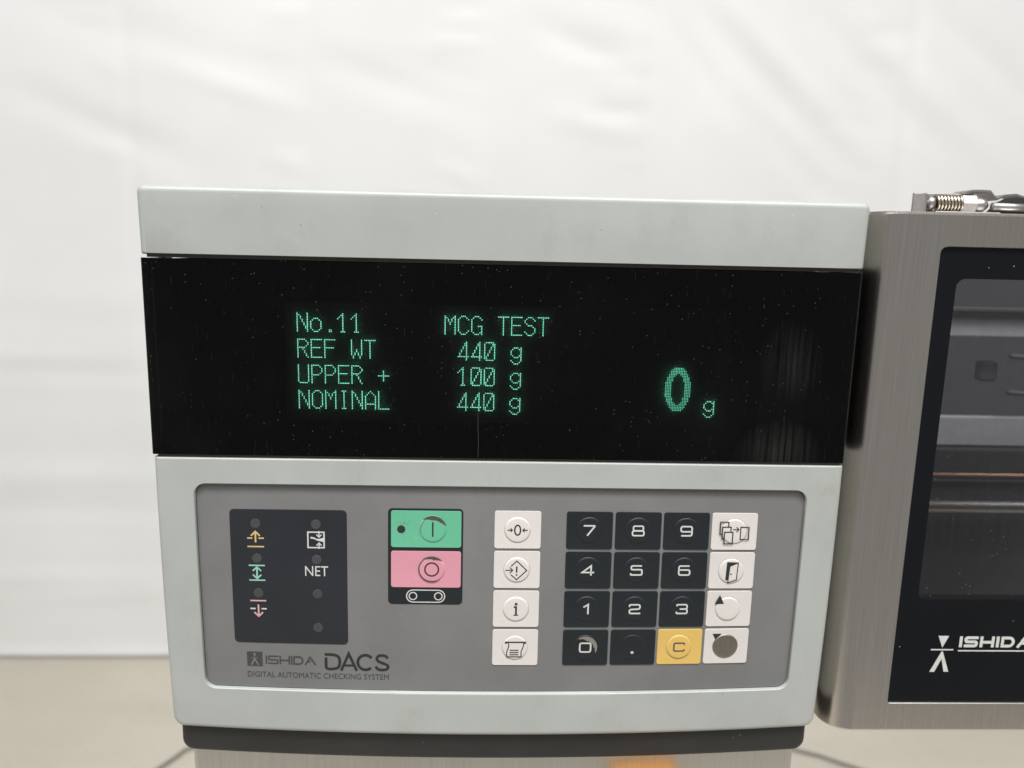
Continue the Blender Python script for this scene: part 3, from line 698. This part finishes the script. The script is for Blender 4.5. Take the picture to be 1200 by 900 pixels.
for z0, z1 in ((-0.160, -ZO + 0.004),):
    a = [bm.verts.new((x, y, z0)) for x, y in plan]; b_ = [bm.verts.new((x, y, z1)) for x, y in plan]; n = len(plan)
    for i in range(n): j = (i + 1) % n; bm.faces.new((b_[i], b_[j], a[j], a[i]))
    bm.faces.new(a); bm.faces.new(b_[::-1])
autosmooth(obj('column', bm, 'steelpost', head), 35)
bm = bmesh.new(); box(bm, 0.064, 0.104, -0.014, 0.0075, -0.215, -0.1815, 0.004); obj('added_amber_block', bm, 'amber', head)  # unseen block added to throw an amber reflection onto the column

# ================================================================== steel guard door on the right
DY = 0.012
door = thing('guard_door', 'brushed stainless steel guard door with black framed window beside the console', 'machine door', (0, 0, ZO))
DT, DBt, XL, XR, RC = 0.1253, -0.1546, 0.1805, 0.640, 0.0145
path = [(XL, 0.075)] + [(XL + RC - RC * math.cos(math.radians(a)), DY + RC - RC * math.sin(math.radians(a))) for a in range(0, 91, 9)] + [(XR, DY)]
nrm = [(-1, 0)] + [(-math.cos(math.radians(a)), -math.sin(math.radians(a))) for a in range(0, 91, 9)] + [(0, -1)]
bm = bmesh.new(); er = 0.0014
prof = [(er * (1 - math.sin(math.radians(a))), DT - er + er * math.cos(math.radians(a))) for a in (0, 30, 60, 90)]
profb = [(er * (1 - math.sin(math.radians(a))), DBt + er - er * math.cos(math.radians(a))) for a in (90, 60, 30, 0)]
G = []
for (x, y), (nx, ny) in zip(path, nrm):
    G.append([bm.verts.new((x - nx * i, y - ny * i, z)) for i, z in prof + profb])
np_ = len(prof)
for i in range(len(G) - 1):
    for k in range(len(G[0]) - 1):
        if i == len(G) - 2 and k == np_ - 1: continue            # the flat front: built as a ring round the window
        bm.faces.new((G[i][k], G[i][k + 1], G[i + 1][k + 1], G[i + 1][k]))
bm.faces.new([g[0] for g in G] + [bm.verts.new((XR, 0.075, DT))])
bm.faces.new([g[-1] for g in G][::-1] + [bm.verts.new((XR, 0.075, DBt))])
WX0, WX1, WZ0, WZ1 = 0.2133, 0.600, -0.1375, 0.1087
oL = rrect(XL + RC, XR, DBt + er, DT - er, 0.00001, 3, 6, 6); iL = rrect(WX0, WX1, WZ0, WZ1, (0.0012, .003, .003, .0032), 3, 6, 6)
skin(bm, [[(x, DY, z) for x, z in oL], [(x, DY, z) for x, z in shrink(iL, 1.002, ((WX0 + WX1) / 2, (WZ0 + WZ1) / 2))]])
autosmooth(obj('door_skin', bm, 'steel', door), 12)
bm = bmesh.new(); cwin = ((WX0 + WX1) / 2, (WZ0 + WZ1) / 2)
skin(bm, [[(x, DY, z) for x, z in shrink(iL, 1.002, cwin)], [(x, DY + .0004, z) for x, z in iL], [(x, DY + .0016, z) for x, z in iL]]); obj('window_cut_edge', bm, 'edge', door)
bm = bmesh.new(); bo = rrect(WX0 - .003, WX1 + .003, WZ0 - .003, WZ1 + .003, .003, 5, 6, 6); bi = rrect(0.2237, 0.590, -0.0777, 0.0932, .0045, 5, 6, 6)
skin(bm, [[(x, DY + .0013, z) for x, z in bo], [(x, DY + .0013, z) for x, z in bi], [(x, DY + .0018, z) for x, z in bi]]); bor = obj('window_border', bm, 'winborder', door)
bm = bmesh.new(); box(bm, WX0 - .004, WX1 + .004, DY + .0020, DY + .0050, WZ0 - .004, WZ1 + .004); obj('window_pane', bm, 'winglass', door)
fl_ = lambda x, z: DY
P = Print(); P.poly([(237.6, -98.3), (243.5, -98.3), (240.5, -105.2)]); P.stroke([(234.3, -106.4), (246.8, -106.4)], .75)
P.poly([(240.4, -107.4), (235.0, -119.5), (237.7, -119.5), (240.9, -111.8), (242.9, -119.4), (245.6, -119.4), (241.1, -107.4)])
obj('maker_emblem', drape(P.bm, .0012, fl_), 'wink', bor)
P = Print(); ishida(P, 249.6, -104.9, 6.4, (1.65, 7.7, 8.0, 1.65, 7.6, 9.0), 1.65); P.stroke([(249.3, -106.9), (292, -106.9)], .75)
obj('maker_lettering', drape(P.bm, .0012, fl_), 'wink', bor)

# toggle latch lying on the door's top
la = thing('toggle_latch', 'small steel toggle latch with coil spring on top of the guard door', 'latch', (0, 0, ZO + DT))
LY = 0.048
bm = bmesh.new(); box(bm, .2185, .2196, LY - .0075, LY + .0045, 0, .0112, .0004); box(bm, .2186, .2520, LY + .0048, LY + .0062, 0.0020, .0122, .0005); box(bm, .2215, .2560, LY - .013, LY + .015, 0.0001, .0018, .0004); obj('bracket', bm, 'chrome', la)
bm = bmesh.new(); pts = []
for k in range(0, 8 * 14 + 1):
    a = 2 * math.pi * k / 14; pts.append((.2262 + .0142 * k / (8 * 14), LY - .002 + .0041 * math.cos(a), .0064 + .0041 * math.sin(a)))
tube(bm, pts, .00078, 6); obj('spring', bm, 'spring', la, True)
bm = bmesh.new(); tube(bm, [(.2198, LY - .002, .0064), (.2225, LY - .002, .0064), (.2228, LY - .002, .0064), (.2255, LY - .002, .0064), (.2258, LY - .002, .0064), (.246, LY - .002, .0064)], [.0016, .0016, .0036, .0036, .0024, .0024], 12); obj('draw_rod', bm, 'chrome', la, True)
bm = bmesh.new(); tube(bm, [(.2395, LY - .002, .0064), (.2400, LY - .002, .0064), (.2475, LY - .002, .0064), (.2480, LY - .002, .0064)], [.0042, .0048, .0048, .0042], 6); obj('nut', bm, 'chrome', la)
bm = bmesh.new(); tube(bm, [(.2480, LY - .002, .0062), (.2525, LY - .003, .0056), (.2540, LY - .003, .0050)], [.0040, .0036, .0020], 10); obj('clevis', bm, 'chrome', la, True)
bm = bmesh.new()                               # bent lever plate
lv = [(.2440, .0128), (.2470, .0138), (.2520, .0140), (.2570, .0138), (.2585, .0122), (.2610, .0098), (.2650, .0118), (.2710, .0124), (.2760, .0110), (.2800, .0070), (.2830, .0030)]
q0 = [[bm.verts.new((x, y, z + dz)) for y, dz in ((LY - .001, 0), (LY + .013, 0), (LY + .013, -.0011), (LY - .001, -.0011))] for x, z in lv]
for a, b_ in zip(q0, q0[1:]):
    for k in range(4): bm.faces.new((a[k], b_[k], b_[(k + 1) % 4], a[(k + 1) % 4]))
bm.faces.new(q0[0][::-1]); bm.faces.new(q0[-1]); obj('lever', bm, 'chrome', la)
bm = bmesh.new()
for y in (LY - .0045,):
    side = [(.2535, .0016), (.2800, .0016), (.2812, .0060), (.2765, .0102), (.2640, .0098), (.2590, .0074)]
    a = [bm.verts.new((x, y, z)) for x, z in side]; b_ = [bm.verts.new((x, y + .0012, z)) for x, z in side]
    bm.faces.new(a); bm.faces.new(b_[::-1])
    for i in range(len(side)): j = (i + 1) % len(side); bm.faces.new((a[j], a[i], b_[i], b_[j]))
obj('side_plate', bm, 'module', la)
bm = bmesh.new(); tube(bm, [(.2545, LY - .0075, .0050), (.2780, LY - .0075, .0046)], .0021, 12); obj('hinge_pin', bm, 'chrome', la, True)
bm = bmesh.new(); tube(bm, [(.2790, LY - .009, .0060), (.2790, LY + .010, .0060)], .0042, 14); obj('hinge_barrel', bm, 'chrome', la, True)

# ================================================================== conveyor seen through the window
cv = thing('conveyor_frame', 'grey conveyor frame with steel rail seen through the guard door window', 'conveyor', (0, 0, ZO))
def part(name, mat, *b, bev=.001):
    bm = bmesh.new(); box(bm, *b, bev); return obj(name, bm, mat, cv)
part('back_panel', 'ingrey', .28, .80, .300, .306, -.27, .112)
part('cross_beam', 'inlight', .285, .80, .176, .196, .0475, .0675)
part('beam_lip', 'inmid', .285, .80, .170, .1755, .0655, .0690)
part('lower_panel', 'inlight', .285, .80, .188, .194, -.0365, -.0140)
part('belt_bed', 'indark', .285, .80, .1805, .298, -.060, -.0375)
part('belt_apron', 'indark', .285, .80, .176, .180, -.245, -.060)
part('sensor_block', 'inmid', .3605, .373, .190, .20, .0125, .0275, bev=.002)
for a, b_ in (((.374, .18, .0335), (.46, .20, .026)), ((.3755, .18, .0065), (.46, .20, -.002))):
    bm = bmesh.new(); tube(bm, [a, b_], .0019, 8); obj('sensor_rod', bm, 'inmid', cv, True)
bm = bmesh.new(); tube(bm, [(.285, .165, -.0765), (.80, .165, -.0765)], .0046, 14); obj('guide_rail', bm, 'chrome', cv, True)
bm = bmesh.new(); tube(bm, [(.285, .172, -.0545), (.80, .172, -.0545)], .0012, 8); obj('thin_rail', bm, 'brass', cv, True)
for y in (.20, .285):
    part('leg', 'steelpost', .70, .73, y, y + .02, -ZO + .003, -.26)
part('door_hinge_bar', 'steel', .645, .70, .03, .30, -.12, -.08)
